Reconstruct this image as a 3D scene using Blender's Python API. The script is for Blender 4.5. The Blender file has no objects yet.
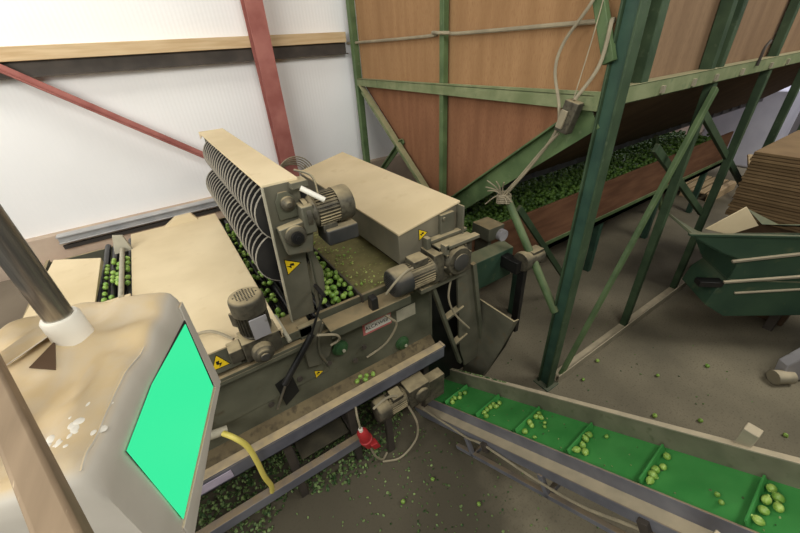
import bpy, bmesh, math, random
from mathutils import Vector, Matrix, Euler, noise
random.seed(7)
SC = bpy.context.scene
COL = SC.collection
PI = math.pi

# ------------------------------------------------------------------ materials
def lin(c):
    return tuple(((v/255)/12.92 if v/255 <= .04045 else (((v/255)+.055)/1.055)**2.4) for v in c)

def mat(name, c1, c2=None, scale=6.0, rough=.7, metal=0.0, bump=0.0, dust=None, dust_amt=.8,
        stretch=(1, 1, 1), detail=4.0, spec=.4, rnd=None, contrast=(.35, .65), fine=None):
    """Two-tone noise surface; 'dust' is a coat of dust that has settled on faces pointing up."""
    m = bpy.data.materials.new(name); m.use_nodes = True
    nt = m.node_tree; N = nt.nodes; Lk = nt.links
    b = N['Principled BSDF']
    b.inputs['Roughness'].default_value = rough
    b.inputs['Metallic'].default_value = metal
    b.inputs['Specular IOR Level'].default_value = spec
    c2 = c2 or c1
    tc = N.new('ShaderNodeTexCoord'); mp = N.new('ShaderNodeMapping')
    mp.inputs['Scale'].default_value = stretch
    Lk.new(tc.outputs['Object'], mp.inputs['Vector'])
    nz = N.new('ShaderNodeTexNoise'); nz.inputs['Scale'].default_value = scale
    nz.inputs['Detail'].default_value = detail
    Lk.new(mp.outputs['Vector'], nz.inputs['Vector'])
    rp = N.new('ShaderNodeValToRGB')
    rp.color_ramp.elements[0].position = contrast[0]; rp.color_ramp.elements[1].position = contrast[1]
    rp.color_ramp.elements[0].color = (*lin(c1), 1); rp.color_ramp.elements[1].color = (*lin(c2), 1)
    Lk.new(nz.outputs['Fac'], rp.inputs['Fac'])
    out = rp.outputs['Color']
    if fine:
        n2 = N.new('ShaderNodeTexNoise'); n2.inputs['Scale'].default_value = fine[0]; n2.inputs['Detail'].default_value = 3
        Lk.new(mp.outputs['Vector'], n2.inputs['Vector'])
        r2 = N.new('ShaderNodeValToRGB'); r2.color_ramp.elements[0].position = fine[2]; r2.color_ramp.elements[1].position = fine[3]
        Lk.new(n2.outputs['Fac'], r2.inputs['Fac'])
        mx = N.new('ShaderNodeMix'); mx.data_type = 'RGBA'
        Lk.new(r2.outputs['Color'], mx.inputs[0]); Lk.new(out, mx.inputs[6])
        mx.inputs[7].default_value = (*lin(fine[1]), 1); out = mx.outputs[2]
    if rnd:
        oi = N.new('ShaderNodeObjectInfo'); mx = N.new('ShaderNodeMix'); mx.data_type = 'RGBA'
        Lk.new(oi.outputs['Random'], mx.inputs[0]); Lk.new(out, mx.inputs[6])
        m3 = N.new('ShaderNodeMix'); m3.data_type = 'RGBA'; m3.inputs[0].default_value = .65
        Lk.new(out, m3.inputs[6]); m3.inputs[7].default_value = (*lin(rnd), 1)
        Lk.new(m3.outputs[2], mx.inputs[7]); out = mx.outputs[2]
    if dust:
        g = N.new('ShaderNodeNewGeometry'); sx = N.new('ShaderNodeSeparateXYZ')
        Lk.new(g.outputs['Normal'], sx.inputs[0])
        mr = N.new('ShaderNodeMapRange'); mr.inputs[1].default_value = .45; mr.inputs[2].default_value = .9
        mr.inputs[4].default_value = dust_amt
        Lk.new(sx.outputs['Z'], mr.inputs[0])
        dn = N.new('ShaderNodeTexNoise'); dn.inputs['Scale'].default_value = 14; dn.inputs['Detail'].default_value = 5
        Lk.new(tc.outputs['Object'], dn.inputs['Vector'])
        mm = N.new('ShaderNodeMapRange'); mm.inputs[1].default_value = .3; mm.inputs[2].default_value = .6
        mm.inputs[3].default_value = .6
        Lk.new(dn.outputs['Fac'], mm.inputs[0])
        mu = N.new('ShaderNodeMath'); mu.operation = 'MULTIPLY'
        Lk.new(mr.outputs[0], mu.inputs[0]); Lk.new(mm.outputs[0], mu.inputs[1])
        mx = N.new('ShaderNodeMix'); mx.data_type = 'RGBA'
        Lk.new(mu.outputs[0], mx.inputs[0]); Lk.new(out, mx.inputs[6]); mx.inputs[7].default_value = (*lin(dust), 1)
        out = mx.outputs[2]
        m2 = N.new('ShaderNodeMapRange'); m2.inputs[3].default_value = rough; m2.inputs[4].default_value = .95
        Lk.new(mu.outputs[0], m2.inputs[0]); Lk.new(m2.outputs[0], b.inputs['Roughness'])
        m4 = N.new('ShaderNodeMapRange'); m4.inputs[3].default_value = metal; m4.inputs[4].default_value = 0
        Lk.new(mu.outputs[0], m4.inputs[0]); Lk.new(m4.outputs[0], b.inputs['Metallic'])
    Lk.new(out, b.inputs['Base Color'])
    if bump:
        bp = N.new('ShaderNodeBump'); bp.inputs['Strength'].default_value = bump; bp.inputs['Distance'].default_value = .02
        Lk.new(nz.outputs['Fac'], bp.inputs['Height']); Lk.new(bp.outputs['Normal'], b.inputs['Normal'])
    return m

DUST = (186, 168, 130)
M = {}
M['cladding'] = mat('white cladding', (243, 241, 238), (248, 246, 243), 1.2, .5, spec=.25)
M['floor'] = mat('dusty concrete', (102, 95, 78), (134, 124, 102), 1.6, .9, bump=.25, detail=9, contrast=(.3, .7), fine=(70, (84, 76, 62), .55, .8))
M['plinth'] = mat('pinkish block', (182, 160, 142), (200, 180, 158), 4, .9, bump=.2)
M['plinth_paint'] = mat('blue grey painted block', (120, 120, 150), (135, 132, 158), 5, .8)
M['steel_trim'] = mat('galvanised trim', (165, 165, 165), (190, 188, 184), 5, .5, .2)
M['dark_gap'] = mat('dark channel', (60, 56, 52), None, 4, .8)
M['timber'] = mat('pale timber', (198, 168, 126), (216, 190, 150), 5, .8, stretch=(.6, 8, 8), detail=6)
M['dark_steel'] = mat('dark steel', (66, 60, 54), (84, 76, 68), 6, .65, .2)
M['red_steel'] = mat('red oxide steel', (150, 90, 82), (172, 112, 102), 6, .7, spec=.25)
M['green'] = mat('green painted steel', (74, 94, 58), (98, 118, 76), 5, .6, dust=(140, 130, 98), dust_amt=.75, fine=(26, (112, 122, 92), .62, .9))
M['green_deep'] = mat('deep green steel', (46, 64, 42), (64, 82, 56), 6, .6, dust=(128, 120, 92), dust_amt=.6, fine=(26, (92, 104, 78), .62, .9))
M['green_dusty'] = mat('dusty green steel', (108, 118, 80), (132, 138, 100), 7, .75, dust=(160, 148, 112), dust_amt=.9, fine=(22, (92, 110, 76), .6, .8))
M['green_dark'] = mat('dark blue green steel', (42, 68, 56), (58, 86, 68), 6, .55, dust=(120, 112, 90), dust_amt=.6)
M['ply'] = mat('brown plywood', (152, 116, 80), (168, 131, 92), 3, .85, stretch=(3, 3, .4), detail=6, fine=(60, (142, 104, 72), .5, .8), spec=.2)
M['ply_shaded'] = mat('shaded plywood', (126, 100, 76), (142, 115, 88), 3, .85, stretch=(3, 3, .4), detail=6, fine=(60, (116, 92, 70), .5, .8), spec=.2)  # darker ply copy; the side panels' weaker light is put into its colour
M['ply_red'] = mat('reddish plywood', (128, 88, 62), (146, 103, 74), 3, .85, stretch=(3, 3, .5), detail=6, fine=(60, (118, 78, 56), .5, .8), spec=.2)
M['sheet'] = mat('dusty sheet steel lid', (206, 186, 148), (222, 203, 166), 2.2, .75, detail=7, spec=.25, fine=(11, (206, 185, 146), .62, .8))
M['machine'] = mat('grey green machine steel', (78, 78, 64), (102, 101, 84), 5, .6, .15, detail=7, dust=(168, 146, 108), dust_amt=.75, fine=(20, (80, 70, 52), .6, .8))
M['hood_side'] = mat('shaded grey hood side', (112, 106, 90), (134, 126, 106), 4, .6, .1, detail=6, dust=DUST, fine=(16, (120, 108, 86), .6, .8))  # weaker light on the hood's front is put into this darker colour
M['machine_side'] = mat('grey steel side', (92, 90, 76), (112, 108, 92), 5, .55, .2, detail=6, dust=DUST, fine=(16, (108, 96, 76), .6, .8))
M['rail'] = mat('blue grey rail', (112, 112, 120), (132, 132, 138), 7, .45, .3, dust=(150, 128, 92), dust_amt=.85)
M['motor'] = mat('grimy motor', (68, 64, 54), (96, 90, 74), 14, .6, .2, dust=DUST, dust_amt=.75, fine=(40, (62, 56, 46), .5, .7))
M['motor_dark'] = mat('dark cowl', (46, 46, 46), (64, 62, 58), 8, .5, dust=DUST, dust_amt=.7)
M['black'] = mat('black plastic', (24, 24, 24), (38, 36, 34), 8, .4)
M['rubber'] = mat('black roller', (18, 18, 20), (30, 30, 30), 8, .3)
M['disc'] = mat('black disc', (34, 33, 32), (48, 46, 43), 10, .6)
M['disc_rim'] = mat('worn disc rim', (150, 144, 132), (176, 168, 152), 10, .5)
M['grime'] = mat('leaf caked tray', (104, 98, 60), (128, 118, 76), 9, .9, bump=.4, detail=8, fine=(45, (142, 140, 78), .6, .75))
M['steel'] = mat('brushed steel tube', (150, 146, 138), (172, 166, 156), 30, .28, .9, stretch=(8, 8, .3))
M['white_plastic'] = mat('white plastic', (222, 216, 202), (236, 230, 216), 6, .5)
M['tarp'] = mat('dusty plastic cover', (190, 182, 168), (206, 198, 184), 5, .45, bump=.15, dust=(200, 176, 134), dust_amt=.95, detail=6)
M['timber_near'] = mat('worn painted timber', (134, 114, 90), (154, 132, 106), 4, .8, stretch=(8, .8, 8), detail=6, fine=(20, (206, 184, 152), .68, .8))
M['belt'] = mat('green conveyor belt', (54, 130, 60), (68, 142, 70), 6, .55, detail=6, fine=(18, (66, 128, 66), .62, .8))
M['catch'] = mat('dark caked tray', (58, 54, 42), (76, 70, 54), 9, .9, bump=.3)
M['grey_wall'] = mat('dark grey sheeting', (96, 92, 92), (112, 108, 108), 2, .8)
M['wall_inner'] = mat('stained steel side', (104, 104, 84), (124, 122, 100), 7, .5, .2, detail=6, fine=(20, (88, 92, 68), .6, .8))
M['trough_board'] = mat('stained trough board', (100, 66, 44), (122, 84, 58), 4, .85, stretch=(.6, 4, 4), detail=6)
M['rail_front'] = mat('blue grey rail with dusty top', (92, 92, 100), (112, 112, 120), 7, .5, .2, dust=(190, 168, 128), dust_amt=.95)
M['shelf'] = mat('brown caked shelf', (92, 80, 58), (112, 98, 70), 9, .9, bump=.3, detail=7, fine=(30, (74, 64, 46), .5, .7))
M['rail_face'] = mat('dusty steel side', (148, 140, 120), (168, 158, 136), 6, .5, .3, dust=(196, 180, 150), dust_amt=.9)
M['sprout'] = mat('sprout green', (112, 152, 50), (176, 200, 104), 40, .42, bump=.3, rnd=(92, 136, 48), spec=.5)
M['sprout_shaded'] = mat('sprouts in bulk', (42, 70, 26), (98, 130, 50), 24, .5, bump=.3)  # darker sprout copy with the shade under the hopper in its colour
M['leaf'] = mat('trimmed leaves', (48, 76, 36), (150, 172, 104), 30, .6, contrast=(.4, .72))
M['leaf_pale'] = mat('pale leaf bits', (122, 138, 66), (186, 192, 112), 26, .7)
M['yellow'] = mat('warning yellow', (232, 198, 30), (222, 186, 30), 8, .5)
M['ink'] = mat('black ink', (22, 22, 20), None, 8, .6)
M['label_white'] = mat('white label', (206, 200, 186), (220, 214, 202), 14, .6)
M['label_red'] = mat('red label print', (184, 96, 92), (200, 120, 112), 14, .6)
M['label_lilac'] = mat('lilac rail label', (168, 156, 172), (186, 174, 188), 14, .6)
M['plate'] = mat('dull plate', (160, 154, 134), (178, 170, 148), 14, .6)
M['red'] = mat('red plug', (150, 34, 38), (172, 48, 48), 8, .5)
M['yellow_hose'] = mat('yellow hose', (214, 196, 88), (226, 210, 112), 8, .5)
M['cable'] = mat('dusty grey cable', (140, 130, 108), (160, 148, 122), 12, .7)
M['cable_black'] = mat('black cable', (34, 32, 30), None, 12, .6)
M['cardboard'] = mat('cardboard', (132, 108, 78), (148, 122, 88), 5, .9, rnd=(98, 78, 54), spec=.15)
M['brown_box'] = mat('dark brown box', (84, 64, 46), (100, 78, 56), 4, .9)
M['bin_green'] = mat('dark green bin', (44, 68, 52), (58, 82, 60), 3, .6, detail=7, fine=(10, (84, 94, 66), .6, .8), dust=(130, 122, 92), dust_amt=.6)
M['grey_paint'] = mat('light grey paint', (150, 146, 148), (168, 164, 164), 4, .55, fine=(14, (120, 112, 104), .6, .75))
M['white_wrap'] = mat('white wrapped load', (196, 194, 204), (210, 208, 216), 3, .5)
M['green_knob'] = mat('green knob', (40, 72, 40), (56, 88, 52), 14, .5)
M['apron'] = mat('grey brown board', (98, 86, 70), (114, 101, 84), 2, .9, detail=7)

# glowing screen
m = bpy.data.materials.new('green screen'); m.use_nodes = True
b = m.node_tree.nodes['Principled BSDF']
b.inputs['Base Color'].default_value = (*lin((10, 60, 40)), 1)
b.inputs['Emission Color'].default_value = (*lin((56, 236, 158)), 1)
b.inputs['Emission Strength'].default_value = 1.0
b.inputs['Roughness'].default_value = .35
M['screen'] = m
SCREEN = b

# ribbed cladding
def ribs(m, per, strength):
    nt = m.node_tree; N = nt.nodes; Lk = nt.links
    tc = N.new('ShaderNodeTexCoord'); w = N.new('ShaderNodeTexWave')
    w.bands_direction = 'X'; w.inputs['Scale'].default_value = per
    Lk.new(tc.outputs['Object'], w.inputs['Vector'])
    bp = N.new('ShaderNodeBump'); bp.inputs['Strength'].default_value = strength; bp.inputs['Distance'].default_value = .01
    Lk.new(w.outputs['Fac'], bp.inputs['Height']); Lk.new(bp.outputs['Normal'], N['Principled BSDF'].inputs['Normal'])
ribs(M['cladding'], 9, .06)
def dirt_shade(m, c, r, col, amt):
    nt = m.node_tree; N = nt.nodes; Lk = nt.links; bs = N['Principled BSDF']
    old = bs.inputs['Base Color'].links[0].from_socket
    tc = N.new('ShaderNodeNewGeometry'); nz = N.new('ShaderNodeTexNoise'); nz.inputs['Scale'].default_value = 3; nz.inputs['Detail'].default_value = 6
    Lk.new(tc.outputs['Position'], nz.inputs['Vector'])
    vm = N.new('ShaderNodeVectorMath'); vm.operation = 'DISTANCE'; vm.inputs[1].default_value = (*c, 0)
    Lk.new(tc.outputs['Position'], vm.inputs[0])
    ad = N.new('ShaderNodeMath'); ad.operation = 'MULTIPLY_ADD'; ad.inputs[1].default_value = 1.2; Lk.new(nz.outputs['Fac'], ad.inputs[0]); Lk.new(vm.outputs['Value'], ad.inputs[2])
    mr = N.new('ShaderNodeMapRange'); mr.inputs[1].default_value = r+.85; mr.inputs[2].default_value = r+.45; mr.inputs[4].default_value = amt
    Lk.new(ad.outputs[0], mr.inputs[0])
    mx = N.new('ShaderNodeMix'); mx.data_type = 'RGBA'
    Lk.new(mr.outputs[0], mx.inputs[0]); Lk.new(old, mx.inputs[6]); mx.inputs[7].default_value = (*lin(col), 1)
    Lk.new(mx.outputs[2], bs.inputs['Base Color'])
dirt_shade(M['floor'], (.25, 1.2), 1.0, (74, 68, 54), .8)   # soiled floor with the platform's shade mixed into its colour

# ------------------------------------------------------------------ mesh builder
def frame(d):
    d = Vector(d).normalized()
    a = Vector((0, 0, 1)) if abs(d.z) < .95 else Vector((1, 0, 0))
    u = d.cross(a).normalized(); v = u.cross(d).normalized()
    return u, v, d

ICO = {}
for k in (1, 2):
    t_ = bmesh.new(); bmesh.ops.create_icosphere(t_, subdivisions=k, radius=1); t_.verts.index_update()
    ICO[k] = ([v.co.copy() for v in t_.verts], [[v.index for v in f.verts] for f in t_.faces]); t_.free()

class B:
    def __init__(s): s.bm = bmesh.new()
    def face(s, vs, mi=0):
        try:
            f = s.bm.faces.new(vs); f.material_index = mi; return f
        except ValueError:
            return None
    def hexa(s, p, mi=0):            # 8 points: bottom ring 0-3, top ring 4-7
        v = [s.bm.verts.new(q) for q in p]
        for q in ((3, 2, 1, 0), (4, 5, 6, 7), (0, 1, 5, 4), (1, 2, 6, 5), (2, 3, 7, 6), (3, 0, 4, 7)):
            s.face([v[i] for i in q], mi)
        return s
    def box(s, x0, x1, y0, y1, z0, z1, mi=0):
        return s.hexa([(x0, y0, z0), (x1, y0, z0), (x1, y1, z0), (x0, y1, z0), (x0, y0, z1), (x1, y0, z1), (x1, y1, z1), (x0, y1, z1)], mi)
    def obox(s, o, u, v, w, mi=0):   # corner + three edge vectors
        o, u, v, w = map(Vector, (o, u, v, w))
        return s.hexa([o, o+u, o+u+v, o+v, o+w, o+u+w, o+u+v+w, o+v+w], mi)
    def bar(s, p0, p1, w, h, up=(0, 0, 1), mi=0):   # rectangular bar along p0-p1
        p0, p1 = Vector(p0), Vector(p1); d = (p1-p0).normalized()
        side = d.cross(Vector(up))
        if side.length < 1e-4: side = d.cross(Vector((1, 0, 0)))
        side.normalize(); t = side.cross(d).normalized()
        a = side*w/2; b_ = t*h/2
        return s.hexa([p0-a-b_, p1-a-b_, p1+a-b_, p0+a-b_, p0-a+b_, p1-a+b_, p1+a+b_, p0+a+b_], mi)
    def prism(s, pts, ext, mi=0):    # planar polygon extruded along a vector
        e = Vector(ext)
        a = [s.bm.verts.new(p) for p in pts]; c = [s.bm.verts.new(Vector(p)+e) for p in pts]
        n = len(pts)
        s.face(a[::-1], mi); s.face(c, mi)
        for i in range(n): s.face([a[i], a[(i+1) % n], c[(i+1) % n], c[i]], mi)
        return s
    def lathe(s, prof, o, ax, seg=24, mi=0, caps=True, cap_mi=None):  # prof: (distance along axis, radius)
        u, v, d = frame(ax); o = Vector(o); rings = []
        for t, r in prof:
            rings.append([s.bm.verts.new(o+d*t+(u*math.cos(2*PI*k/seg)+v*math.sin(2*PI*k/seg))*max(r, 1e-4)) for k in range(seg)])
        for i in range(len(rings)-1):
            for k in range(seg):
                s.face([rings[i][k], rings[i][(k+1) % seg], rings[i+1][(k+1) % seg], rings[i+1][k]], mi)
        if caps:
            cm = mi if cap_mi is None else cap_mi
            s.face(rings[0][::-1], cm); s.face(rings[-1], cm)
        return s
    def cyl(s, p0, p1, r, seg=16, r2=None, mi=0, cap_mi=None):
        p0, p1 = Vector(p0), Vector(p1)
        return s.lathe([(0, r), ((p1-p0).length, r if r2 is None else r2)], p0, p1-p0, seg, mi, cap_mi=cap_mi)
    def tube(s, pts, r, seg=8, mi=0, sub=6):
        P = [Vector(p) for p in pts]
        if len(P) > 2 and sub > 1:      # Catmull-Rom
            Q = []
            for i in range(len(P)-1):
                a, b_, c, d = P[max(i-1, 0)], P[i], P[i+1], P[min(i+2, len(P)-1)]
                for k in range(sub):
                    t = k/sub
                    Q.append(.5*((2*b_)+(c-a)*t+(2*a-5*b_+4*c-d)*t*t+(3*b_-a-3*c+d)*t**3))
            Q.append(P[-1]); P = Q
        rings = []; u = None
        for i, p in enumerate(P):
            d = (P[min(i+1, len(P)-1)]-P[max(i-1, 0)]).normalized()
            if u is None: u = frame(d)[0]
            u = (u-d*u.dot(d)).normalized(); v = d.cross(u)
            rings.append([s.bm.verts.new(p+(u*math.cos(2*PI*k/seg)+v*math.sin(2*PI*k/seg))*r) for k in range(seg)])
        for i in range(len(rings)-1):
            for k in range(seg):
                s.face([rings[i][k], rings[i][(k+1) % seg], rings[i+1][(k+1) % seg], rings[i+1][k]], mi)
        s.face(rings[0][::-1], mi); s.face(rings[-1], mi)
        return s
    def blob(s, c, r, sc=(1, 1, 1), sub=1, mi=0, rot=None, rough=.0):
        m_ = Matrix.Translation(c) @ (rot or Matrix.Identity(4)) @ Matrix.Diagonal((*[r*q for q in sc], 1))
        V, F = ICO[sub]
        vs = []
        for co in V:
            co = co*(1+rough*noise.noise(co*2.3+Vector(c)*37)) if rough else co
            vs.append(s.bm.verts.new(m_ @ co))
        for f in F: s.face([vs[i] for i in f], mi)
        return s
    def build(s, name, ms, parent=None, bevel=0.0, smooth=True, loc=None, sharp=38):
        bm = s.bm
        bmesh.ops.recalc_face_normals(bm, faces=bm.faces[:])
        if parent is not None:
            o0 = world_loc(parent)
        elif loc is not None:
            o0 = Vector(loc)
        else:
            xs = [v.co for v in bm.verts]
            o0 = Vector(((min(c.x for c in xs)+max(c.x for c in xs))/2, (min(c.y for c in xs)+max(c.y for c in xs))/2, min(c.z for c in xs)))
        bmesh.ops.translate(bm, verts=bm.verts[:], vec=-o0)
        me = bpy.data.meshes.new(name); bm.to_mesh(me); bm.free()
        if not isinstance(ms, (list, tuple)): ms = [ms]
        for q in ms: me.materials.append(M[q])
        if smooth:
            me.polygons.foreach_set('use_smooth', [True]*len(me.polygons))
            me.set_sharp_from_angle(angle=math.radians(sharp))
        o = bpy.data.objects.new(name, me); COL.objects.link(o)
        if parent is not None:
            o.parent = parent
        else:
            o.location = o0
        if bevel:
            bv = o.modifiers.new('edge', 'BEVEL'); bv.width = bevel; bv.segments = 2; bv.limit_method = 'ANGLE'; bv.angle_limit = math.radians(50)
        return o

def world_loc(o):
    p = Vector(o.location)
    while o.parent is not None:
        o = o.parent; p += Vector(o.location)
    return p

def thing(name, label, cat, loc, group=None):
    o = bpy.data.objects.new(name, None); COL.objects.link(o); o.location = loc
    o.empty_display_size = .05
    return tag(o, label, cat, group)
def tag(o, label, cat, group=None):
    o['label'] = label; o['category'] = cat
    if group: o['group'] = group
    return o
def struct(o):
    o['kind'] = 'structure'; return o
def stuff(o):
    o['kind'] = 'stuff'; return o
def clone(o, parent=None):
    c = o.copy(); COL.objects.link(c)
    if parent is not None: c.parent = parent
    for ch in list(o.children): clone(ch, c)
    return c

def text_mesh(name, body, size, origin, right, up, m, parent, depth=.0006):
    cu = bpy.data.curves.new(name, 'FONT'); cu.body = body; cu.size = size; cu.extrude = depth
    cu.align_x = 'CENTER'; cu.align_y = 'CENTER'
    tmp = bpy.data.objects.new('tmp_text', cu); COL.objects.link(tmp)
    dg = bpy.context.evaluated_depsgraph_get(); dg.update()
    me = bpy.data.meshes.new_from_object(tmp.evaluated_get(dg))
    bpy.data.objects.remove(tmp)
    r = Vector(right).normalized(); u = Vector(up).normalized(); n = r.cross(u)
    R = Matrix((r, u, n)).transposed().to_4x4()
    me.transform(Matrix.Translation(Vector(origin)-world_loc(parent)) @ R)
    me.materials.clear(); me.materials.append(M[m])
    o = bpy.data.objects.new(name, me); COL.objects.link(o); o.parent = parent
    return o

def warning(parent, c, right, up, size):
    """yellow triangular warning sticker with a black border and bolt mark"""
    r = Vector(right).normalized(); u = Vector(up).normalized(); n = r.cross(u); c = Vector(c)
    def tri(k, off): return [c+n*off+(r*math.cos(a)+u*math.sin(a))*size*k for a in (PI/2, PI/2+2*PI/3, PI/2+4*PI/3)]
    b_ = B(); b_.prism(tri(1, 0), n*.0012, 0); b_.prism(tri(.86, .0012), n*.0006, 1)
    def P(x, y): return c+n*.0019+r*x*size+u*y*size
    b_.prism([P(-.22, .28), P(.06, .3), P(-.02, .02), P(.24, .0), P(-.12, -.4), P(-.02, -.1), P(-.26, -.06)], n*.0006, 0)
    return b_.build('warning_sticker', ['ink', 'yellow'], parent, smooth=False)

# ================================================================== SETTING
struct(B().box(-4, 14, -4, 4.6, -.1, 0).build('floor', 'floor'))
struct(B().box(-4, 14, 4.2, 4.3, 1.33, 4.6).build('wall_back', 'cladding'))
struct(B().box(13, 13.1, -4, 4.2, 0, 4.6).build('wall_right', 'grey_wall'))
struct(B().box(-4, 14, 4.12, 4.35, 0, 1.33).build('wall_back_plinth', 'plinth', bevel=.01)).name = 'baseboard_back'
b_ = B(); b_.box(-1.04, 2.0, 4.06, 4.12, 1.265, 1.335); b_.box(-1.04, 2.0, 4.03, 4.06, 1.32, 1.335); b_.box(-1.04, 2.0, 4.03, 4.06, 1.265, 1.275)
struct(b_.build('trim_1', 'steel_trim', bevel=.003))
b_ = B(); b_.box(-1.04, 2.0, 4.09, 4.12, 1.19, 1.225)
struct(b_.build('trim_2', 'dark_gap'))
struct(B().box(-1.3, 1.6, 3.72, 4.12, 1.0, 1.10).build('trim_3', 'plinth', bevel=.01))
struct(B().box(-1.3, 1.6, 3.70, 3.72, .96, 1.09).build('trim_4', 'plinth_paint'))
struct(B().box(-4, 2.05, 4.11, 4.2, 2.655, 2.75).build('trim_5', 'timber', bevel=.004))
b_ = B(); b_.box(-4, 2.05, 4.15, 4.2, 2.55, 2.655); b_.box(-4, 2.05, 4.1, 4.2, 2.545, 2.555)
struct(b_.build('trim_6', 'dark_steel'))

# red steel column, bolted to the wall, and its brace
b_ = B(); b_.box(1.03, 1.19, 3.96, 3.975, 0, 4.6); b_.box(1.03, 1.19, 4.085, 4.1, 0, 4.6); b_.box(1.10, 1.115, 3.975, 4.085, 0, 4.6)
tag(b_.build('steel_column', 'red_steel'), 'red oxide steel column standing against the white wall', 'column')
b_ = B(); b_.bar((-1.9, 4.1, 3.46), (1.05, 4.07, 1.23), .012, .06); b_.bar((-1.9, 4.07, 3.44), (1.05, 4.04, 1.21), .05, .008)
tag(b_.build('diagonal_brace', 'red_steel'), 'long thin red diagonal steel brace crossing the white wall', 'brace')
# coil of cable hung on the column foot
b_ = B()
for k in range(5):
    rr = .15+.012*k
    b_.tube([(1.12+rr*1.05*math.cos(a)-.02+.01*k, 3.948-.012*k, 1.42+rr*math.sin(a)*(.9+.05*k)) for a in [2*PI*j/14 for j in range(15)]], .007, 6, sub=3)
b_.tube([(1.24, 3.9, 1.52), (1.34, 3.86, 1.44), (1.38, 3.84, 1.27)], .007, 6)
tag(b_.build('cable_coil', 'cable'), 'loose coil of grey cable hung at the foot of the red column', 'cable')

# ================================================================== HOPPER
hop = thing('storage_hopper', 'large green framed hopper with brown plywood panels and sloping bottom', 'hopper', (2.14, 1.12, 0))
X0, YN, YF = 2.14, 1.12, 4.0
def hp(name, f, m, bevel=.004):
    b_ = B(); f(b_); return b_.build(name, m, hop, bevel)
# near corner post: I-section
def ipost(b_):
    b_.box(2.075, 2.16, 1.075, 1.087, 0, 4.2, 1); b_.box(2.075, 2.16, 1.165, 1.177, 0, 4.2, 1); b_.box(2.10, 2.12, 1.087, 1.165, 0, 4.2, 0)
    b_.box(2.05, 2.2, 1.05, 1.2, 0, .012, 0)
hp('post', ipost, ['green_dark', 'green_deep'], .002)
for x, y, w in ((2.1, 4.03, .068), (2.1, 2.53, .052), (3.38, 1.13, .06), (4.44, 1.13, .06), (5.55, 1.13, .065), (6.7, 1.13, .065), (8.2, 1.13, .065), (3.4, 4.03, .085), (4.45, 4.03, .085), (5.55, 4.03, .085), (7.0, 4.03, .085)):
    z0 = 1.28 if (x, y) == (2.1, 2.53) else 0
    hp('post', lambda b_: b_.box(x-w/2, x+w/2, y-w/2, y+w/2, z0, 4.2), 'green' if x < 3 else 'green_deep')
for x0, x1 in ((2.33, 2.41), (3.2, 3.27)):
    hp('post', lambda b_: b_.bar((x0+.02, 1.13, 2.33), (x0-.08 if x0 > 3 else x0, 1.13, 4.2), x1-x0, .07, up=(0, 1, 0)), 'green_deep')
hp('top_brace', lambda b_: b_.bar((2.07, 1.16, 2.46), (2.07, 1.62, 3.5), .04, .06), 'green')
# beams
def longbeam(b_):
    b_.box(2.13, 9.6, 1.09, 1.10, 2.255, 2.345); b_.box(2.13, 9.6, 1.09, 1.165, 2.338, 2.346); b_.box(2.13, 9.6, 1.09, 1.15, 2.255, 2.262)
hp('beam', longbeam, 'green_dusty', .002)
for x in (2.55, 2.95, 3.28, 3.72, 4.3, 4.7):
    hp('bracket', lambda b_: b_.box(x, x+.03, 1.075, 1.09, 2.27, 2.31), 'rail_face', 0)
hp('hook', lambda b_: b_.tube([(3.98, 1.08, 2.31), (3.98, 1.08, 2.37), (3.99, 1.08, 2.43), (4.05, 1.08, 2.47)], .010, 6), 'dark_steel', 0)
hp('beam', lambda b_: (b_.hexa([(2.06, 1.17, 2.225), (2.07, 1.17, 2.225), (2.07, 3.99, 2.235), (2.06, 3.99, 2.235), (2.06, 1.17, 2.325), (2.07, 1.17, 2.325), (2.07, 3.99, 2.305), (2.06, 3.99, 2.305)]), b_.box(2.06, 2.14, 1.2, 3.99, 2.297, 2.305)), 'green_dusty', .002)
hp('beam', lambda b_: (b_.box(2.2, 9.6, 1.06, 1.07, .0, .085), b_.box(2.2, 9.6, 1.07, 1.16, 0, .01)), 'rail_face', .002)
# plywood above the beam
hp('side_panel', lambda b_: b_.box(2.17, 9.6, 1.17, 1.19, 2.3, 4.2), 'ply_shaded', 0)
hp('end_panel', lambda b_: b_.box(2.14, 2.16, 1.19, 4.0, 2.25, 4.2), 'ply', 0)
# tapering lower end panel and sloping bottoms
zb = 1.28; yl, yr = 2.72, 2.34
hp('end_panel', lambda b_: b_.prism([(2.14, 1.2, 2.25), (2.14, 3.98, 2.25), (2.14, yl, zb), (2.14, yr, zb)], (.02, 0, 0)), 'ply_red', 0)
hp('sloping_panel', lambda b_: b_.prism([(2.16, 1.16, 2.25), (2.16, 1.19, 2.25), (2.16, 2.4, 1.36), (2.16, 2.38, 1.33)], (7.4, 0, 0)), 'brown_box', 0)
hp('sloping_panel', lambda b_: b_.prism([(2.16, 3.99, 2.25), (2.16, 3.96, 2.25), (2.16, 2.72, 1.33), (2.16, 2.74, 1.3)], (7.4, 0, 0)), 'brown_box', 0)
def lip(b_):
    b_.bar((2.1, 2.30, 1.375), (9.5, 2.30, 1.375), .02, .07)
    for k in range(20): b_.box(2.4+.35*k, 2.44+.35*k, 2.26, 2.295, 1.36, 1.45)
hp('bottom_lip', lip, 'rail', 0)
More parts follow.
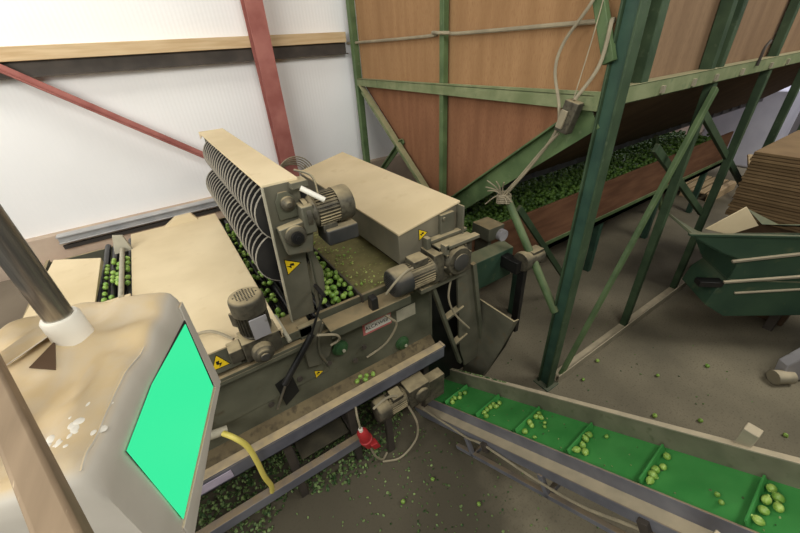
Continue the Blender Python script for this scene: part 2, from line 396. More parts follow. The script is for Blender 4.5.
# diagonals of the V in the end frame
def diag(p, q, w=.05, h=.1):
    d = (Vector(q)-Vector(p)).normalized(); t = Vector((1, 0, 0)).cross(d); t = t if t.z > 0 else -t
    e = t*(h/2-.006)+Vector((-w/2, 0, 0))
    return lambda b_: (b_.bar(p, q, .012, h), b_.bar(Vector(p)+e, Vector(q)+e, w, .012))
hp('brace', diag((2.1, 3.95, 2.2), (2.1, 2.68, 1.25), .06, .11), 'green_dusty', .002)
hp('brace', diag((2.1, 1.2, 2.2), (2.1, 2.42, 1.24), .06, .16), 'green', .002)
hp('brace', lambda b_: b_.cyl((2.08, 1.74, 1.56), (2.08, 1.16, .8), .03, 14), 'green', 0)
hp('brace', diag((2.12, 4.0, 1.05), (2.12, 3.2, 1.75), .04, .05), 'green', 0)
# side bracing
hp('brace', lambda b_: b_.bar((3.34, 1.08, 2.22), (2.26, 1.08, .06), .03, .06), 'green', .003)
hp('brace', lambda b_: b_.bar((3.42, 1.15, 2.07), (5.5, 1.15, .95), .03, .06), 'green_deep', .003)
hp('brace', lambda b_: b_.bar((2.9, 1.16, 1.88), (4.42, 1.16, .95), .03, .06), 'green_deep', .003)
hp('brace', lambda b_: b_.bar((2.25, 1.75, 1.42), (3.3, 1.75, .2), .03, .055), 'green_deep', .003)
hp('brace', lambda b_: b_.bar((3.5, 2.9, 1.5), (4.4, 2.9, .1), .04, .06), 'green', .003)
hp('brace', lambda b_: b_.bar((4.5, 2.6, 1.5), (5.5, 2.6, .1), .04, .06), 'green', .003)
hp('brace', lambda b_: b_.bar((5.4, 2.2, 1.4), (6.4, 2.2, .1), .04, .06), 'green', .003)
# conduit along the end panel, switch box and its cables
hp('conduit', lambda b_: b_.tube([(2.1, 4.25, 2.645), (2.1, 2.75, 2.645), (2.06, 2.62, 2.665), (2.04, 2.53, 2.66), (2.06, 2.44, 2.655), (2.1, 2.3, 2.645), (2.1, 1.2, 2.645)], .0125, 8), 'cable', 0)
sb = B().obox((1.97, 1.27, 2.10), (.06, 0, 0), (0, .085, .02), (-.01, -.05, .17)).build('switch_box', 'motor', hop, .006)
B().obox((1.955, 1.30, 2.13), (.015, 0, 0), (0, .04, .01), (-.01, -.03, .10)).build('lid', 'cable', sb, .003)
for pts, r_ in (([(2.04, 1.22, 2.95), (2.03, 1.29, 2.74), (2.03, 1.42, 2.56), (2.02, 1.44, 2.42), (2.01, 1.37, 2.24), (2.0, 1.36, 2.10), (2.02, 1.50, 1.88), (2.02, 1.63, 1.70), (2.04, 1.74, 1.56)], .009),
        ([(2.04, 1.22, 3.0), (2.04, 1.26, 2.6), (1.98, 1.27, 2.28)], .003),
        ([(2.04, 1.18, 2.65), (2.03, 1.19, 2.45), (1.98, 1.26, 2.29)], .010),
        ([(1.99, 1.33, 2.10), (2.01, 1.46, 1.95), (2.02, 1.60, 1.76), (2.03, 1.73, 1.6)], .008)):
    hp('cable', lambda b_: b_.tube(pts, r_, 7), 'cable', 0)
def knot(b_):
    rr = random.Random(3)
    for k in range(9):
        a = rr.uniform(0, 6.28); e = rr.uniform(-.9, .9)
        d = Vector((-.3, math.cos(a), math.sin(a)*.6+.1)).normalized()
        c = Vector((2.03, 1.75, 1.58))
        b_.tube([c+Vector((0, .02*e, .02*e)), c+d*.06+Vector((0, 0, .02)), c+d*rr.uniform(.1, .17)], .005, 5)
    for k in range(5):
        b_.tube([(2.05+.05*math.cos(t), 1.74+.05*math.sin(t), 1.53+.014*k+.008*math.sin(2*t)) for t in [j*PI/5 for j in range(11)]], .007, 5, sub=2)
hp('cable_tie', knot, 'cable', 0)

# ================================================================== TROUGH CONVEYOR under the hopper
tr = thing('trough_conveyor', 'brown sided trough conveyor full of sprouts beneath the hopper', 'conveyor', (4, 2.3, 0))
def tp(name, f, m, bevel=.003, parent=tr):
    b_ = B(); f(b_); return b_.build(name, m, parent, bevel)
tp('side_board', lambda b_: b_.box(1.78, 7.3, 1.93, 1.955, .78, 1.2), 'trough_board')
tp('side_board', lambda b_: b_.box(1.78, 7.3, 2.8, 2.825, .78, 1.2), 'trough_board')
tp('bed', lambda b_: b_.box(1.7, 7.3, 1.955, 2.8, 1.0, 1.05), 'dark_steel')
tp('side_rail', lambda b_: (b_.box(1.78, 7.3, 1.88, 1.93, .72, .78), b_.box(1.78, 7.3, 1.88, 1.89, .72, .82)), 'green')
for x in (2.6, 4.0, 5.4, 6.8):
    for y in (1.95, 2.78):
        tp('leg', lambda b_: b_.box(x, x+.07, y-.03, y+.04, 0, .78), 'green_dark')
tp('bearing_housing', lambda b_: (b_.box(1.92, 2.09, 1.74, 1.93, 1.22, 1.33), b_.box(1.96, 2.0, 1.78, 1.93, 1.05, 1.22), b_.cyl((2.05, 1.70, 1.25), (2.05, 1.76, 1.25), .05, 18, mi=1)), ['machine', 'grey_paint'])
tp('drive_guard', lambda b_: b_.hexa([(1.62, 1.60, .93), (2.06, 1.60, .93), (2.06, 1.72, .93), (1.62, 1.72, .93), (1.62, 1.60, 1.19), (2.06, 1.60, 1.19), (2.06, 1.72, 1.21), (1.62, 1.72, 1.21)]), 'bin_green', .006)
mt = tp('gear_motor', lambda b_: (b_.lathe([(0, .04), (.0, .075), (.03, .08), (.05, .075), (.06, .06), (.12, .06)], (1.97, 1.45, 1.15), (1, 0, 0), 20), b_.lathe([(0, .05), (.02, .062), (.12, .062), (.145, .05), (.15, .0)], (2.06, 1.45, 1.14), (1, 0, 0), 20), b_.box(2.06, 2.18, 1.41, 1.49, 1.19, 1.215)), 'motor')
tp('bracket', lambda b_: (b_.box(1.99, 2.03, 1.42, 1.48, .45, 1.1), b_.box(1.92, 2.0, 1.44, 1.62, 1.06, 1.16)), 'black')

def bulk(b_, n, X, Y, Z, r, zf=None, seed=1):
    rr = random.Random(seed)
    for k in range(n):
        x = X[0]+(X[1]-X[0])*rr.random()**1.0; y = rr.uniform(*Y); q = rr.uniform(.8, 1.15)*r
        z = rr.uniform(*Z)+(zf(x, y) if zf else 0)
        b_.blob((x, y, z), q, (1, 1, rr.uniform(.85, 1.2)), 2, rot=Euler((rr.random()*6, rr.random()*6, 0)).to_matrix().to_4x4())
b_ = B(); bulk(b_, 2600, (1.74, 4.6), (1.96, 2.78), (1.07, 1.13), .021, lambda x, y: .05*math.exp(-((y-2.4)/.25)**2), 5)
bulk(b_, 750, (4.6, 7.2), (1.97, 2.7), (1.08, 1.14), .024, None, 6)
b_.box(1.76, 7.25, 1.96, 2.79, 1.052, 1.08)
stuff(tag(b_.build('sprout_bulk', 'sprout_shaded'), 'mass of green sprouts filling the trough below the hopper', 'sprouts'))

# ================================================================== GRADING MACHINE
gm = thing('grading_machine', 'long dusty grey sprout grading machine with beige lids and motors', 'machine', (.2, 2.2, 0))
def mp(name, f, m, bevel=.003, parent=gm, smooth=True):
    b_ = B(); f(b_); return b_.build(name, m, parent, bevel, smooth)
YP = 1.5
mp('front_panel', lambda b_: b_.prism([(-.95, YP, .8), (1.14, YP, .8), (1.14, YP, 1.3), (1.1, YP, 1.38), (-.95, YP, 1.38)], (0, .02, 0)), 'machine')
mp('front_panel', lambda b_: b_.prism([(-.95, YP-.012, .96), (.38, YP-.012, 1.0), (.38, YP-.012, 1.3), (-.95, YP-.012, 1.3)], (0, .012, 0)), 'machine')
mp('back_panel', lambda b_: b_.box(-.95, 1.42, 3.28, 3.3, .8, 1.4), 'machine')
mp('end_panel', lambda b_: b_.box(-.97, -.95, 1.5, 3.3, .8, 1.42), 'machine')
mp('end_panel', lambda b_: b_.box(1.14, 1.16, 1.5, 3.3, .8, 1.36), 'machine')
mp('bed', lambda b_: b_.box(-.95, 1.14, 1.52, 3.28, 1.26, 1.3), 'dark_steel', 0)
# ledge at the front left: stepped ridges under the upright motor
mp('ledge', lambda b_: (b_.box(-.95, .30, 1.42, 1.5, 1.30, 1.325), b_.box(-.95, .30, 1.42, 1.44, 1.325, 1.345), b_.box(-.95, .34, 1.46, 1.62, 1.34, 1.395)), 'machine')
mp('tray_lip', lambda b_: (b_.box(.40, .90, 1.36, 1.48, 1.375, 1.385), b_.box(.40, .90, 1.36, 1.366, 1.33, 1.38), b_.box(.38, 1.12, 1.49, 1.51, 1.34, 1.42)), 'machine')
mp('tray_lip', lambda b_: b_.box(.36, .98, 1.44, 1.5, 1.315, 1.325), 'machine')
# rollers
rb = B().cyl((.2, 1.53, 1.37), (.2, 3.26, 1.37), .019, 12).build('roller', 'rubber', gm)
for k in range(9):
    c = rb.copy(); COL.objects.link(c); c.location.x += .048*(k+1)
for k in range(4):
    c = rb.copy(); COL.objects.link(c); c.location.x += -.79+.05*k; c.location.z += .05
# dusty tray between the pile and the right hand hood
mp('tray', lambda b_: b_.hexa([(.655, 1.50, 1.38), (.98, 1.50, 1.42), (.98, 3.2, 1.44), (.655, 3.2, 1.40), (.655, 1.50, 1.40), (.98, 1.50, 1.44), (.98, 3.2, 1.46), (.655, 3.2, 1.42)]), 'grime', 0)
mp('tray_edge', lambda b_: b_.box(.645, .655, 1.47, 3.2, 1.37, 1.43), 'dark_steel', 0)
# left lid
def lid(b_):
    b_.box(-.43, .196, 1.46, 3.3, 1.44, 1.455)
    b_.box(.185, .196, 1.46, 3.3, 1.38, 1.44); b_.box(-.43, -.42, 1.8, 3.3, 1.40, 1.44)
    b_.prism([(-.2, 3.3, 1.45), (-.1, 3.34, 1.50), (.02, 3.34, 1.50), (.06, 3.3, 1.45)], (0, -.06, 0))
mp('lid', lid, 'sheet', .004)
mp('lid_edge', lambda b_: b_.cyl((.205, 1.40, 1.40), (.196, 1.58, 1.447), .011, 10), 'plate')
# left hand sheets and slot with divider bar
def sheet(b_):
    b_.box(-.93, -.43, 1.46, 2.28, 1.462, 1.472)
    b_.hexa([(-.93, 2.28, 1.462), (-.60, 2.28, 1.462), (-.585, 2.86, 1.462), (-.86, 3.05, 1.462), (-.93, 2.28, 1.472), (-.60, 2.28, 1.472), (-.585, 2.86, 1.50), (-.86, 3.05, 1.50)])
mp('side_lid', sheet, 'sheet', .002)
mp('divider_bar', lambda b_: (b_.cyl((-.475, 2.26, 1.475), (-.475, 2.98, 1.475), .014, 12), b_.prism([(-.53, 2.98, 1.45), (-.42, 2.98, 1.45), (-.44, 3.0, 1.56), (-.5, 3.02, 1.57)], (0, .03, 0))), 'plate')
mp('side_apron', lambda b_: b_.hexa([(-2.2, 1.3, 1.1), (-.97, 1.3, 1.36), (-.97, 3.2, 1.36), (-2.2, 4.0, 1.1), (-2.2, 1.3, 1.12), (-.97, 1.3, 1.38), (-.97, 3.2, 1.38), (-2.2, 4.0, 1.12)]), 'apron', .003)
# right hand hood: box tilted up to the right
hd = mp('hood', lambda b_: b_.hexa([(.905, 1.46, 1.535), (1.325, 1.46, 1.555), (1.325, 3.0, 1.555), (.905, 2.97, 1.535), (.905, 1.46, 1.725), (1.325, 1.46, 1.80), (1.325, 3.0, 1.80), (.905, 2.97, 1.725)]), 'hood_side', .004)
mp('hood_lid', lambda b_: b_.hexa([(.90, 1.45, 1.725), (1.335, 1.45, 1.803), (1.335, 3.01, 1.803), (.90, 2.98, 1.725), (.90, 1.45, 1.737), (1.335, 1.45, 1.815), (1.335, 3.01, 1.815), (.90, 2.98, 1.737)]), 'sheet', .002, hd)
mp('end_plate', lambda b_: (b_.box(1.18, 1.28, 1.435, 1.46, 1.56, 1.77), b_.box(1.315, 1.327, 1.40, 1.46, 1.54, 1.80), b_.cyl((1.2, 1.425, 1.745), (1.2, 1.436, 1.745), .012, 10)), 'machine_side', .003, hd)
warning(hd, (1.06, 1.459, 1.685), (0, 0, -1), (1, 0, 0), .043)
# stickers on the front panel
pl = mp('maker_label', lambda b_: (b_.box(.635, .835, YP-.003, YP, 1.12, 1.21, 0), b_.box(.65, .83, YP-.0045, YP-.003, 1.135, 1.195, 1)), ['label_red', 'label_white'], 0, smooth=False)
text_mesh('lettering', 'ALCKWEIN', .036, (.74, YP-.005, 1.165), (1, 0, 0), (0, 0, 1), 'ink', pl)
mp('rating_plate', lambda b_: b_.box(.875, 1.02, YP-.003, YP, 1.10, 1.19), 'plate', 0)
warning(gm, (.315, YP-.0125, 1.02), (0, 0, -1), (1, 0, 0), .036)
warning(gm, (-.11, 1.45, 1.41), (1, 0, 0), (0, .18, 1), .05)
for x, z, r in ((.475, 1.12, .05), (.90, .91, .05)):
    k_ = mp('hand_knob', lambda b_: b_.lathe([(0, r), (.012, r), (.016, r*.8), (.03, r*.7), (.035, r*.45)], (x, YP, z), (0, -1, 0), 20), 'green_knob', 0)
    mp('knob_cap', lambda b_: b_.lathe([(0, .011), (.008, .01), (.011, .004)], (x+.01, YP-.034, z-.005), (0, -1, 0), 14), 'plate', 0, k_)
mp('access_hole', lambda b_: b_.prism([(.08, YP-.014, 1.09), (.175, YP-.014, 1.12), (.19, YP-.014, .96), (.1, YP-.014, .9)], (0, .003, 0)), 'ink', 0)
for x, z in ((.21, 1.05), (.03, .97), (.39, 1.06), (.55, .98), (.62, 1.05)):
    mp('bolt', lambda b_: b_.cyl((x, YP-.014, z), (x, YP-.026, z), .016, 6), 'dark_steel', 0)
mp('curved_guard', lambda b_: (b_.prism([(.27, 1.46, 1.40), (.39, 1.46, 1.40), (.42, 1.46, 1.33), (.43, 1.46, 1.22), (.40, 1.46, 1.14), (.34, 1.46, 1.10), (.27, 1.46, 1.12)], (0, .03, 0)),
    b_.tube([(.40, 1.455, 1.38), (.36, 1.45, 1.3), (.345, 1.45, 1.2), (.37, 1.45, 1.1)], .008, 6)), 'machine_side')
# gas strut
st = mp('strut', lambda b_: b_.cyl((.315, 1.40, 1.385), (.12, 1.40, 1.15), .017, 14), 'black', 0)
mp('strut_rod', lambda b_: (b_.cyl((.42, 1.42, 1.575), (.31, 1.40, 1.38), .007, 10), b_.cyl((.42, 1.41, 1.575), (.42, 1.52, 1.575), .012, 10)), 'black', 0, st)
mp('latch_rod', lambda b_: b_.cyl((.145, 1.47, 1.10), (.05, 1.47, .93), .007, 10), 'steel', 0)
mp('guard_plate', lambda b_: b_.hexa([(-.42, 1.44, 1.36), (-.02, 1.44, 1.36), (-.02, 1.47, 1.36), (-.42, 1.47, 1.36), (-.42, 1.46, 1.47), (-.04, 1.46, 1.47), (-.04, 1.47, 1.47), (-.42, 1.47, 1.47)]), 'machine')
mp('pipe_stub', lambda b_: (b_.cyl((-.34, 1.44, 1.03), (-.20, 1.44, 1.0), .022, 14), b_.box(-.36, -.30, 1.43, 1.5, .98, 1.07)), 'plate', 0)
# frame rails
mp('frame_rail', lambda b_: (b_.box(-1.0, 1.17, 1.38, 1.392, .705, .80), b_.box(-1.0, 1.17, 1.38, 1.435, .80, .812), b_.box(-1.0, 1.17, 1.38, 1.44, .705, .715), b_.cyl((1.17, 1.38, .806), (1.17, 1.435, .806), .012, 10)), 'rail_front', .002)
mp('frame_rail', lambda b_: (b_.box(-.8, .46, 1.40, 1.45, .28, .36)), 'rail', .004)
mp('frame_rail', lambda b_: (b_.box(-1.0, 1.2, 3.2, 3.3, .685, .80)), 'rail', .004)
mp('shelf', lambda b_: b_.hexa([(-.95, 1.435, .79), (1.14, 1.435, .79), (1.14, 1.5, .84), (-.95, 1.5, .84), (-.95, 1.435, .80), (1.14, 1.435, .80), (1.14, 1.5, .85), (-.95, 1.5, .85)]), 'shelf', 0)
mp('rail_label', lambda b_: b_.box(-.42, -.26, 1.377, 1.38, .725, .78), 'label_lilac', 0)
for x, y, z0, z1 in ((-.86, 1.42, 0, .8), (.0, 1.42, 0, .69), (.43, 1.42, 0, .69), (-.86, 3.2, 0, .8), (1.08, 1.46, 0, .8), (1.1, 3.2, 0, .8)):
    mp('leg', lambda b_: b_.box(x, x+.05, y+.05, y+.10, z0, z1), 'dark_steel', .004)
mp('cross_rail', lambda b_: (b_.box(-.0, .06, 1.48, 3.2, .3, .36), b_.box(.43, .49, 1.48, 3.2, .3, .36)), 'dark_steel')
mp('catch_tray', lambda b_: b_.box(.08, .42, 1.5, 2.1, .34, .352), 'catch')
# right side: upright gear motor on its base
mp('motor_base', lambda b_: (b_.box(.98, 1.33, 1.37, 1.5, 1.345, 1.375), b_.box(1.0, 1.05, 1.38, 1.5, 1.375, 1.40)), 'machine_side')
def motor(parent, o, ax, r, L, label=None, boxdir=(0, 0, 1), cap='motor_dark', name='gear_motor', perforate=True):
    """ribbed electric motor: o = drive end, ax = towards the fan"""
    u, v, d = frame(ax); o = Vector(o); ax = d
    b_ = B(); b_.lathe([(0, r*.75), (.02, r*.95), (.03, r*.86), (L, r*.86)], o, ax, 24)
    bd = Vector(boxdir); sd = ax.cross(bd).normalized()
    for k in range(30):
        a = 2*PI*k/30; w = bd*math.cos(a)+sd*math.sin(a); t = ax.cross(w)
        b_.obox(o+ax*.03+w*r*.8-t*.0017, ax*(L-.03), t*.0034, w*r*.19)
    body = b_.build(name, 'motor', parent, 0)
    c = B(); c.lathe([(0, r*1.04), (L*.42, r*1.04), (L*.50, r*.98), (L*.54, r*.85)], o+ax*L*.9, ax, 28)
    e = o+ax*(L*.9+L*.54)
    cw = c.build('fan_cowl', cap, body, 0)
    if perforate:
        g = B(); u2, v2, _ = frame(ax)
        for i in range(-4, 5):
            for j in range(-4, 5):
                if i*i+j*j <= 16:
                    p = e+(u2*i+v2*j)*r*.17+ax*.0005
                    g.cyl(p, p+ax*.001, r*.055, 6)
        g.build('grille', 'ink', body, 0)
    t_ = B(); p = o+ax*L*.28
    t_.obox(p-sd*r*.55+bd*r*.8, sd*r*1.1, ax*L*.5, bd*r*.55); tb = t_.build('terminal_box', 'motor', body, .006)
    return body
g1 = motor(gm, (1.07, 1.38, 1.50), (-1, 0, 0), .08, .20)
def gearbox(b_):
    GC = Vector((1.225, 1.42, 1.51))
    b_.lathe([(0, .08), (.0, .115), (.03, .115), (.06, .108), (.10, .085), (.11, .085)], GC, (0, -1, 0), 26)
    b_.lathe([(0, .05), (.012, .056), (.02, .03)], GC+Vector((0, -.11, 0)), (0, -1, 0), 22, mi=1)
    b_.box(1.10, 1.35, 1.35, 1.47, 1.39, 1.62)
    b_.box(1.05, 1.12, 1.33, 1.47, 1.42, 1.6)
    for k in range(8):
        a = 2*PI*k/8+.2; c = GC+Vector((.098*math.cos(a), -.06, .098*math.sin(a)))
        b_.cyl(c, c+Vector((0, -.035, 0)), .010, 6)
mp('gearbox', gearbox, ['motor', 'motor_dark'], .003)
mp('mount_plate', lambda b_: (b_.box(1.08, 1.36, 1.41, 1.45, 1.63, 1.65), b_.box(1.06, 1.09, 1.41, 1.45, 1.60, 1.67), b_.box(1.12, 1.37, 1.31, 1.355, 1.618, 1.64), b_.box(1.11, 1.14, 1.31, 1.355, 1.59, 1.65), b_.box(1.1, 1.36, 1.35, 1.41, 1.60, 1.625)), 'machine_side')
# outlet slide on the right end
mp('outlet_plate', lambda b_: b_.prism([(1.30, 1.42, 1.40), (1.43, 1.42, 1.36), (1.60, 1.42, .45), (1.42, 1.42, .42), (1.36, 1.42, .62)], (0, .02, 0)), 'machine_side')
mp('outlet_edge', lambda b_: b_.bar((1.43, 1.41, 1.37), (1.60, 1.41, .45), .03, .03, up=(0, 1, 0)), 'machine', 0)
mp('ladder_stile', lambda b_: b_.bar((1.10, 1.42, 1.33), (1.36, 1.42, .50), .025, .035, up=(0, 1, 0)), 'machine')
for z, xa, xb in ((.72, 1.29, 1.42), (1.0, 1.2, 1.37)):
    mp('ladder_rung', lambda b_: b_.bar((xa, 1.43, z), (xb, 1.43, z+.04), .05, .02), 'machine_side')
mp('void_shade', lambda b_: b_.prism([(1.12, 1.56, 1.36), (1.46, 1.56, 1.36), (1.54, 1.56, .2), (1.12, 1.56, .2)], (0, .02, 0)), 'ink', 0)  # added black sheet standing in for the shade inside the outlet
mp('outlet_chute', lambda b_: (b_.prism([(1.55, 1.49, 1.0), (1.55, 1.125, 1.005), (1.55, 1.2, .70), (1.55, 1.36, .24), (1.55, 1.58, .13), (1.55, 1.52, .6)], (.012, 0, 0)),
    b_.prism([(1.562, 1.125, 1.005), (1.60, 1.125, 1.0), (1.60, 1.2, .70), (1.60, 1.36, .24), (1.562, 1.36, .24), (1.562, 1.2, .70)], (0, .008, 0))), 'machine_side', 0)
for pts in ([(.90, 1.33, 1.585), (.83, 1.30, 1.60), (.76, 1.29, 1.57), (.72, 1.32, 1.5)], [(1.24, 1.40, 1.36), (1.2, 1.38, 1.22), (1.26, 1.38, 1.05), (1.4, 1.38, .85)],
        [(.69, 1.4, 1.36), (.76, 1.37, 1.28), (.80, 1.38, 1.2), (.74, 1.42, 1.06), (.62, 1.46, .98)], [(.33, 1.36, 1.40), (.42, 1.35, 1.36), (.44, 1.37, 1.30), (.40, 1.40, 1.26)]):
    mp('cable', lambda b_: b_.tube(pts, .007, 6), 'cable', 0)
mp('clip', lambda b_: b_.box(.655, .695, 1.37, 1.42, 1.36, 1.46), 'black', .004)
# upright motor, front left
m1 = motor(gm, (.085, 1.44, 1.50), (0, 0, 1), .072, .15, boxdir=(-.6, .8, 0), cap='motor')
mp('gearbox', lambda b_: (b_.box(.0, .17, 1.39, 1.5, 1.39, 1.50), b_.lathe([(0, .05), (.04, .05), (.05, .035), (.06, .03)], (.075, 1.40, 1.43), (0, -1, 0), 18), b_.box(-.06, .0, 1.41, 1.49, 1.40, 1.47), b_.cyl((.075, 1.34, 1.43), (.075, 1.33, 1.43), .022, 12, mi=1)), ['motor', 'motor_dark'], .005, m1)
mp('name_plate', lambda b_: b_.obox((.06, 1.367, 1.52), (.075, .004, 0), (0, -.006, 0), (0, 0, .11)), 'grey_paint', .002, m1)
mp('cable', lambda b_: b_.tube([(-.02, 1.5, 1.47), (-.1, 1.6, 1.49), (-.2, 1.62, 1.48), (-.25, 1.55, 1.46)], .008, 6), 'cable', 0, m1)

# ---- motor below the rail that drives the belt elevator
# ================================================================== DISC ROLLER UNIT
du = thing('disc_roller_unit', 'upright rack of two stacked rows of black discs under narrow beige top', 'cleaning unit', (.32, 2.3, 1.42))
def dp(name, f, m, bevel=.003, parent=du):
    b_ = B(); f(b_); return b_.build(name, m, parent, bevel)
cU = (.365, 1.985); cL = (.318, 1.762)
dU = B().lathe([(-.003, .129), (-.003, .129), (-.002, .134), (.002, .134), (.003, .129)], (cU[0], 1.545, cU[1]), (0, 1, 0), 30)
for f in dU.bm.faces:
    c = f.calc_center_median(); rr = math.hypot(c.x-cU[0], c.z-cU[1])
    f.material_index = 1 if rr > .1292 else 0
dU = dU.build('disc', ['disc', 'disc_rim'], du)
ND = 23; SP = .0655
for k in range(1, ND):
    c = dU.copy(); COL.objects.link(c); c.location.y += SP*k
off = Vector((cL[0]-cU[0], SP/2, cL[1]-cU[1]))
for k in range(ND):
    c = dU.copy(); COL.objects.link(c); c.location += off+Vector((0, SP*k, 0))
dp('shaft', lambda b_: b_.cyl((cU[0], 1.52, cU[1]), (cU[0], 3.1, cU[1]), .03, 14), 'disc')
dp('shaft', lambda b_: b_.cyl((cL[0], 1.52, cL[1]), (cL[0], 3.1, cL[1]), .03, 14), 'disc')
dp('top_plate', lambda b_: (b_.hexa([(.288, 1.515, 2.128), (.445, 1.515, 2.128), (.432, 3.12, 2.128), (.262, 3.12, 2.128), (.288, 1.515, 2.14), (.445, 1.515, 2.14), (.432, 3.12, 2.14), (.262, 3.12, 2.14)]), b_.prism([(.262, 3.0, 2.128), (.262, 3.12, 2.128), (.262, 3.12, 2.09)], (.006, 0, 0))), 'sheet', .002)
dp('back_plate', lambda b_: b_.box(.43, .44, 1.53, 3.1, 1.45, 2.13), 'machine')
EP = [(.288, 2.13), (.445, 2.13), (.44, 1.96), (.405, 1.75), (.385, 1.42), (.258, 1.42)]
dp('end_plate', lambda b_: b_.prism([(x, 1.515, z) for x, z in EP], (0, .012, 0)), 'machine_side')
dp('end_plate', lambda b_: b_.prism([(x, 3.1, z) for x, z in EP[:4]]+[(.30, 3.1, 1.6)], (0, .012, 0)), 'machine_side') if False else dp('end_plate', lambda b_: b_.prism([(x, 3.1, z) for x, z in EP], (0, .012, 0)), 'machine_side')
dp('edge_strip', lambda b_: b_.bar((.288, 1.51, 2.13), (.258, 1.51, 1.43), .006, .03, up=(0, 1, 0)), 'plate', 0)
dp('side_wing', lambda b_: b_.prism([(.43, 1.53, 1.85), (.405, 1.53, 1.42), (.48, 1.56, 1.5), (.49, 1.56, 1.62)], (0, .012, 0)), 'machine_side')
dp('bearing_plate', lambda b_: b_.prism([(.325, 1.505, 1.97), (.325, 1.505, 2.06), (.345, 1.505, 2.095), (.385, 1.505, 2.095), (.41, 1.505, 2.06), (.42, 1.505, 1.97)], (0, .01, 0)), 'machine')
dp('bearing', lambda b_: (b_.lathe([(0, .034), (.012, .032), (.02, .02), (.03, .012)], (.375, 1.505, 2.04), (0, -1, 0), 18)), 'motor', 0)
dp('gearbox', lambda b_: (b_.prism([(.30, 1.505, 1.95), (.43, 1.505, 1.965), (.455, 1.505, 1.93), (.43, 1.505, 1.80), (.315, 1.505, 1.82)], (0, -.05, 0)), b_.box(.41, .465, 1.44, 1.55, 1.9, 2.03)), 'machine_side', .006)
dp('bearing', lambda b_: (b_.lathe([(0, .05), (.01, .048), (.016, .04), (.017, .03)], (.365, 1.455, 1.905), (0, -1, 0), 22), b_.lathe([(0, .028), (.02, .028), (.022, .012), (.03, .012)], (.365, 1.44, 1.905), (0, -1, 0), 18, mi=1)), ['motor', 'black'], 0)
warning(du, (.325, 1.514, 1.735), (0, 0, -1), (1, 0, 0), .052)
m2 = motor(du, (.455, 1.5, 1.975), (1, 0, .03), .08, .145, boxdir=(0, -.15, -1), cap='motor', perforate=False)
dp('motor_flange', lambda b_: b_.lathe([(0, .05), (0, .07), (.02, .07), (.025, .06)], (.43, 1.5, 1.975), (1, 0, 0), 22), 'motor', 0, m2)
tb2 = dp('terminal_box', lambda b_: b_.box(.50, .66, 1.42, 1.56, 1.815, 1.895), 'motor_dark', .01, m2)
dp('conduit', lambda b_: b_.cyl((.435, 1.47, 2.105), (.515, 1.42, 2.045), .012, 12), 'white_plastic', 0)
dp('corner_block', lambda b_: (b_.box(.40, .475, 1.48, 1.56, 2.10, 2.13), b_.tube([(.46, 1.6, 2.15), (.52, 1.55, 2.12), (.5, 1.45, 2.06)], .006, 6)), 'machine_side')

# ================================================================== BELT ELEVATOR
bo = Vector((1.142, 1.335, .282)); dv = Vector((.067, -.867, .493)); cv = Vector((.997, .077, 0)); nv = Vector((-.038, .492, .870))
def E(a, c, h): return bo+dv*a+cv*c+nv*h
el = thing('belt_elevator', 'inclined green cleated belt conveyor carrying sprouts up to the right', 'conveyor', (1.2, .6, 0))
def ep(name, f, m, bevel=.002, parent=el):
    b_ = B(); f(b_); return b_.build(name, m, parent, bevel)
A0, A1 = -.36, 2.25
def ebox(b_, a0, a1, c0, c1, h0, h1, mi=0):
    b_.hexa([E(a0, c0, h0), E(a1, c0, h0), E(a1, c1, h0), E(a0, c1, h0), E(a0, c0, h1), E(a1, c0, h1), E(a1, c1, h1), E(a0, c1, h1)], mi)
HB = -.03
ep('belt', lambda b_: ebox(b_, A0, A1, -.005, .262, HB-.01, HB), 'belt', 0)
for k in range(-1, 7):
    ep('cleat', lambda b_: ebox(b_, .341*k-.004, .341*k+.004, .002, .244, HB, .004), 'belt', .001)
ep('side_wall', lambda b_: ebox(b_, A0, A1, .262, .268, -.10, .082), 'wall_inner')
ep('wall_rim', lambda b_: ebox(b_, A0, A1, .260, .290, .082, .09), 'rail_face')
ep('side_wall', lambda b_: (ebox(b_, A0, A1, -.016, -.008, -.10, -.018), ebox(b_, A0, A1, -.016, -.006, -.022, -.016)), 'rail')
ep('side_ledge', lambda b_: (ebox(b_, A0, A1, -.085, -.012, -.104, -.096), ), 'rail_face')
ep('side_wall', lambda b_: (ebox(b_, A0, A1, -.088, -.082, -.16, -.094), ebox(b_, A0, A1, -.085, -.06, -.164, -.158)), 'rail')
ep('underframe', lambda b_: (ebox(b_, A0, A1, -.06, .262, -.19, -.18)), 'dark_steel')
ep('lower_rail', lambda b_: (ebox(b_, .1, 1.9, -.10, -.07, -.30, -.27), ebox(b_, .1, 1.9, .24, .27, -.30, -.27)), 'rail')
for a in (.25, .85, 1.45):
    ep('strut', lambda b_: (ebox(b_, a, a+.03, -.10, -.075, -.30, -.15), ebox(b_, a, a+.03, -.07, .24, -.298, -.272)), 'rail')
for c, h1 in ((.30, .16), (-.155, .05)):
    def leg(b_):
        top = E(1.69, c, h1); b_.box(top.x-.025, top.x+.025, top.y-.025, top.y+.025, 0, top.z)
    ep('leg', leg, 'rail_face', .004)
for c in (.30, -.155):
    def leg(b_):
        top = E(.1, c, -.1); b_.box(top.x-.02, top.x+.02, top.y-.02, top.y+.02, 0, top.z)
    if c > 0: ep('leg', leg, 'dark_steel', .004)
ep('cable', lambda b_: b_.tube([E(-.2, -.1, -.06), E(.1, -.095, -.11), E(.3, -.10, -.135), E(.45, -.10, -.125), E(.8, -.10, -.19), E(1.1, -.11, -.20), E(1.4, -.10, -.165), E(1.8, -.1, -.16)], .008, 7), 'cable', 0)
